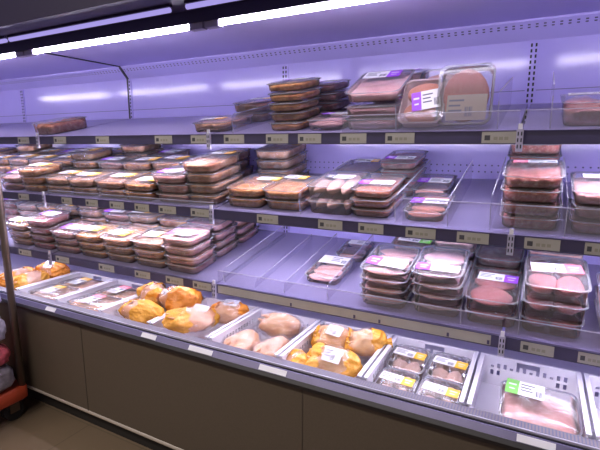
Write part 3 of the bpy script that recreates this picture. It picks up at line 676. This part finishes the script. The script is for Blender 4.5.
def bagged(label, loc, rot, size, seed, skin='skin', printm='bagy', lo=-.45, hi=.5, tails=(1,), group='bagged chickens in the crates', lab=None, name='bagged_chicken', cat='bagged chicken', tail_len=.5):
    t = thing(name, label, cat, loc, rot, group)
    sx, sy, sz = size
    S = Matrix.Diagonal((sx, sy, sz, 1))
    b = sph(lambda c: chick_fn(c, seed)); bmesh.ops.transform(b, matrix=S, verts=b.verts); obj('chicken', b, skin, t)
    for sg in (-1, 1):
        link('drumstick', piece('drum', skin, seed % 3), t, (-.62 * sx, sg * .50 * sy, .42 * sz), (0, R(14), sg * R(16)), (.50 * sx, .34 * sy, .42 * sz))
        link('wing', piece('drum', skin, (seed + 1) % 3), t, (.22 * sx, sg * .82 * sy, .10 * sz), (0, 0, sg * R(-20)), (.40 * sx, .20 * sy, .26 * sz))
    b = sph(lambda c: chick_fn(c, seed, 1))
    cut = {}
    for f in b.faces:
        c = f.calc_center_median(); n = noise.noise(Vector((c.y * 2.2 + seed, c.z * 2.2, 0))) * .22
        cut[f.index] = 1 if c.x > hi + n else (2 if c.x < lo + n else 0)
    b.faces.ensure_lookup_table(); bmesh.ops.transform(b, matrix=S, verts=b.verts)
    for part in (0, 1, 2):
        bb = b.copy(); bb.faces.ensure_lookup_table()
        bmesh.ops.delete(bb, geom=[f for f in bb.faces if cut[f.index] != part], context='FACES')
        if len(bb.faces) == 0: bb.free(); continue
        me = mesh('bag' if part == 0 else 'printed_bag_end', bb, 'bag' if part == 0 else printm, False); link('bag' if part == 0 else 'printed_bag_end', me, t)
    b.free()
    for s in tails:                               # gathered, flared mouth of the bag
        bm = BM(); L = []
        for i in range(9):
            u = i / 8; rr = (.52 - .34 * math.sin(min(1, u * 1.6) * PI / 2) + .36 * max(0, u - .45)); loop = []
            for k in range(28):
                a = k / 28 * 2 * PI; w_ = 1 + .22 * math.sin(a * 7 + seed + u * 2) * (.4 + u) + .12 * noise.noise(Vector((math.cos(a) * 2, math.sin(a) * 2 + seed, u * 3)))
                loop.append((s * (1.0 + (u - .1) * tail_len) * sx, math.cos(a) * rr * w_ * sy, (math.sin(a) * rr * w_ * .75 + .1 - .25 * u) * sz))
            L.append(loop)
        loft(bm, L, False, False); obj('bag_mouth', bm, printm, t)
    if lab:
        lx, ly, lz, w_, h_, rr = lab; link('label', labm(w_, h_, 'white', 1, .3), t, (lx * sx, ly * sy, lz * sz), rr)
    return t
# crate of brown chickens in yellow bags
bagged('brown bagged chicken at the back left of its crate, white label on top', (-.720, 1.668, .664), (R(8), 0, R(20)), (.080, .066, .056), 1, lo=-.78, hi=.8, tails=(), lab=(.05, -.35, 1.06, .068, .05, (R(22), 0, R(-25))))
bagged('brown bagged chicken with big white label lying across the front middle of its crate', (-.650, 1.495, .650), (R(14), 0, R(6)), (.098, .066, .055), 2, lo=-.45, hi=.62, tails=(), lab=(.1, -.30, 1.10, .075, .062, (R(20), 0, R(-8))))
bagged('bagged chicken with yellow bag mouth sticking out over the back right crate edge', (-.572, 1.662, .682), (R(8), R(-10), R(20)), (.074, .060, .052), 3, lo=-.8, hi=.40, tails=(1,), tail_len=.5)
bagged('small yellow bag of chicken slumped at the front left edge of the brown chicken crate', (-.785, 1.455, .635), (R(5), 0, R(-28)), (.055, .045, .042), 4, lo=-.2, hi=.3, tails=(-1, 1), tail_len=.6)
# clear bag pale chickens
bagged('pale chicken in a clear bag at the back right of its crate', (-1.00, 1.682, .664), (R(6), 0, R(8)), (.096, .058, .058), 5, skin='skinpale', lo=-2, hi=2, tails=(-1,), printm='bag')
bagged('pale chicken in a clear bag at the front left of its crate', (-1.090, 1.51, .628), (R(8), 0, R(85)), (.088, .055, .048), 6, skin='skinpale', lo=-2, hi=2, tails=(), printm='bag')
bagged('pale chicken in a clear bag at the front right of its crate', (-.930, 1.505, .632), (R(8), 0, R(80)), (.086, .055, .050), 7, skin='skinpale', lo=-2, hi=2, tails=(1,), printm='bag')
# orange pile
bagged('pinkish bagged chicken with orange band and white label, rightmost of the orange pile', (-1.295, 1.682, .672), (R(6), 0, R(20)), (.086, .054, .056), 8, skin='skinpale', printm='bago', lo=-.62, hi=.75, tails=(), lab=(.2, -.05, 1.10, .075, .05, (R(8), 0, R(-10))))
bagged('orange bagged chicken with white label at the front right of the orange pile', (-1.390, 1.522, .678), (R(8), R(6), R(60)), (.112, .062, .055), 9, skin='skinpale', printm='bagy', lo=-.25, hi=.85, tails=(), lab=(.35, .0, 1.10, .07, .045, (R(10), 0, R(-40))))
bagged('large bright orange bagged chicken at the back of the orange pile', (-1.585, 1.66, .700), (R(8), 0, R(-12)), (.110, .078, .066), 10, skin='skinpale', printm='bago', lo=-.85, hi=-.1, tails=(), lab=(-.55, -.6, .80, .04, .03, (R(35), 0, 0)))
bagged('yellow cornered bagged chicken at the back left of the orange pile', (-1.785, 1.665, .690), (R(6), R(5), R(-30)), (.080, .064, .060), 11, skin='skinpale', printm='bagy', lo=-.15, hi=.65, tails=(-1,), tail_len=.35)
bagged('yellow bagged chicken hanging over the front rail at the left of the orange pile', (-1.672, 1.485, .674), (R(8), 0, R(-8)), (.120, .062, .056), 12, skin='skinpale', printm='bagy', lo=-.55, hi=-.05, tails=(-1,), tail_len=.3)
# far left crate
bagged('orange bagged chicken far left, directly right of the cart pole', (-2.655, 1.52, .672), (R(8), 0, R(80)), (.092, .058, .060), 13, skin='skinpale', printm='bagy', lo=-.3, hi=.5, tails=())
bagged('orange bagged chicken far left with pale blue white label', (-2.71, 1.705, .690), (R(6), 0, R(6)), (.110, .052, .060), 14, skin='skinpale', printm='bago', lo=-.4, hi=.4, tails=(), lab=(0, -.5, .95, .07, .05, (R(38), 0, 0)))
bagged('orange bagged chicken far left, seen left of the cart pole', (-2.80, 1.53, .672), (R(8), 0, R(85)), (.092, .058, .060), 15, skin='skinpale', printm='bago', lo=-.3, hi=.5, tails=())

# ------------------------------------------------------------------ cart at the left
cart = thing('roll_cart', 'red based roll cart with bronze corner pole at the left edge', 'cart', (-2.725, 1.07, 0))
b = BM()
loft(b, [ring(.68, .42, .03, .125), ring(.70, .44, .03, .135), ring(.70, .44, .03, .195), ring(.68, .42, .03, .205)]); obj('cart_base', b, 'redplastic', cart)
for (sx, sy) in ((1, 1), (-1, 1), (1, -1), (-1, -1)):
    b = BM(); tube(b, (sx * .325, sy * .195, .20), (sx * .325, sy * .195, 1.75), .018); obj('corner_pole', b, 'steel', cart)
    b = BM(); tube(b, (sx * .27 - .02, sy * .16, .052), (sx * .27 + .02, sy * .16, .052), .052, 20); w_ = obj('wheel', b, 'rubber', cart)
    b = BM(); box(b, sx * .27 - .03, sx * .27 - .023, sy * .16 - .025, sy * .16 + .025, .05, .126); obj('wheel_fork', b, 'steel', w_); b = BM(); box(b, sx * .27 + .023, sx * .27 + .03, sy * .16 - .025, sy * .16 + .025, .05, .126); obj('wheel_fork', b, 'steel', w_)
for z in (.72, 1.73):
    for sy in (-1, 1):
        if z > 1 or sy < 0:
            b = BM(); tube(b, (-.325, sy * .195, z), (.325, sy * .195, z), .008); obj('side_bar', b, 'steel', cart)
M['wrap'] = plain('wrap_lilac', (.42, .38, .55), .3, bump=.8, bscale=30, var=.4)
M['wrapred'] = plain('wrap_red', (.45, .08, .10), .35, bump=.6, bscale=30, var=.5)
M['wrapgrey'] = plain('wrap_grey', (.28, .25, .30), .35, bump=.8, bscale=25, var=.4)
def parcel(label, loc, size, m, seed):
    t = thing('wrapped_parcel', label, 'parcel', loc, (0, 0, 0), 'wrapped parcels on the cart')
    def fn(c):
        s = lambda q: math.copysign(abs(q) ** .55, q); k = 1 + .10 * noise.noise(c * 3 + Vector((seed, 0, 0))) - .05 * abs(noise.noise(c * 6 + Vector((seed, 0, 0))))
        return Vector((s(c.x) * size[0] * k, s(c.y) * size[1] * k, (s(c.z) * (1 + .3 * (k - 1)) + 1) * size[2]))
    b = sph(fn, 4); obj('wrapping', b, m, t)
    b = BM(); box(b, -size[0] * .5, size[0] * .5, -size[1] * 1.05 - .002, -size[1] * 1.02, size[2] * .8, size[2] * 1.3); obj('paper_band', b, 'white', t)
parcel('grey wrapped parcel lowest on the cart behind the pole', (-2.53, 1.10, .207), (.17, .15, .07), 'wrapgrey', 1)
parcel('red wrapped parcel on the cart above the grey one', (-2.53, 1.10, .347), (.165, .145, .055), 'wrapred', 2)
parcel('grey mottled parcel in the middle of the cart pile', (-2.54, 1.10, .46), (.16, .14, .09), 'wrapgrey', 3)
parcel('lilac wrapped parcel topmost on the cart pile', (-2.54, 1.10, .645), (.16, .14, .10), 'wrap', 4)

# ------------------------------------------------------------------ light
def area(name, loc, rot, sx, sy, e, col):
    l = bpy.data.lights.new(name, 'AREA'); l.shape = 'RECTANGLE'; l.size = sx; l.size_y = sy; l.energy = e; l.color = col
    o = bpy.data.objects.new(name, l); C.objects.link(o); o.location = loc; o.rotation_euler = rot
area('unseen_shop_light', (-2.0, -1.0, 3.1), (0, 0, 0), 4, .3, 110, (1, .9, .78))  # unseen area light added for general shop lighting on front and floor
w = bpy.data.worlds.new('shop_ambient'); bpy.context.scene.world = w; w.use_nodes = True
w.node_tree.nodes['Background'].inputs[0].default_value = (.64, .56, .70, 1); w.node_tree.nodes['Background'].inputs[1].default_value = .24
sc = bpy.context.scene
sc.view_settings.view_transform = 'Standard'; sc.view_settings.look = 'None'; sc.view_settings.gamma = 1; sc.view_settings.exposure = 0
sc.view_settings.use_curve_mapping = False
sc.cycles.transparent_max_bounces = 32; sc.cycles.max_bounces = 8; sc.cycles.caustics_reflective = False; sc.cycles.caustics_refractive = False
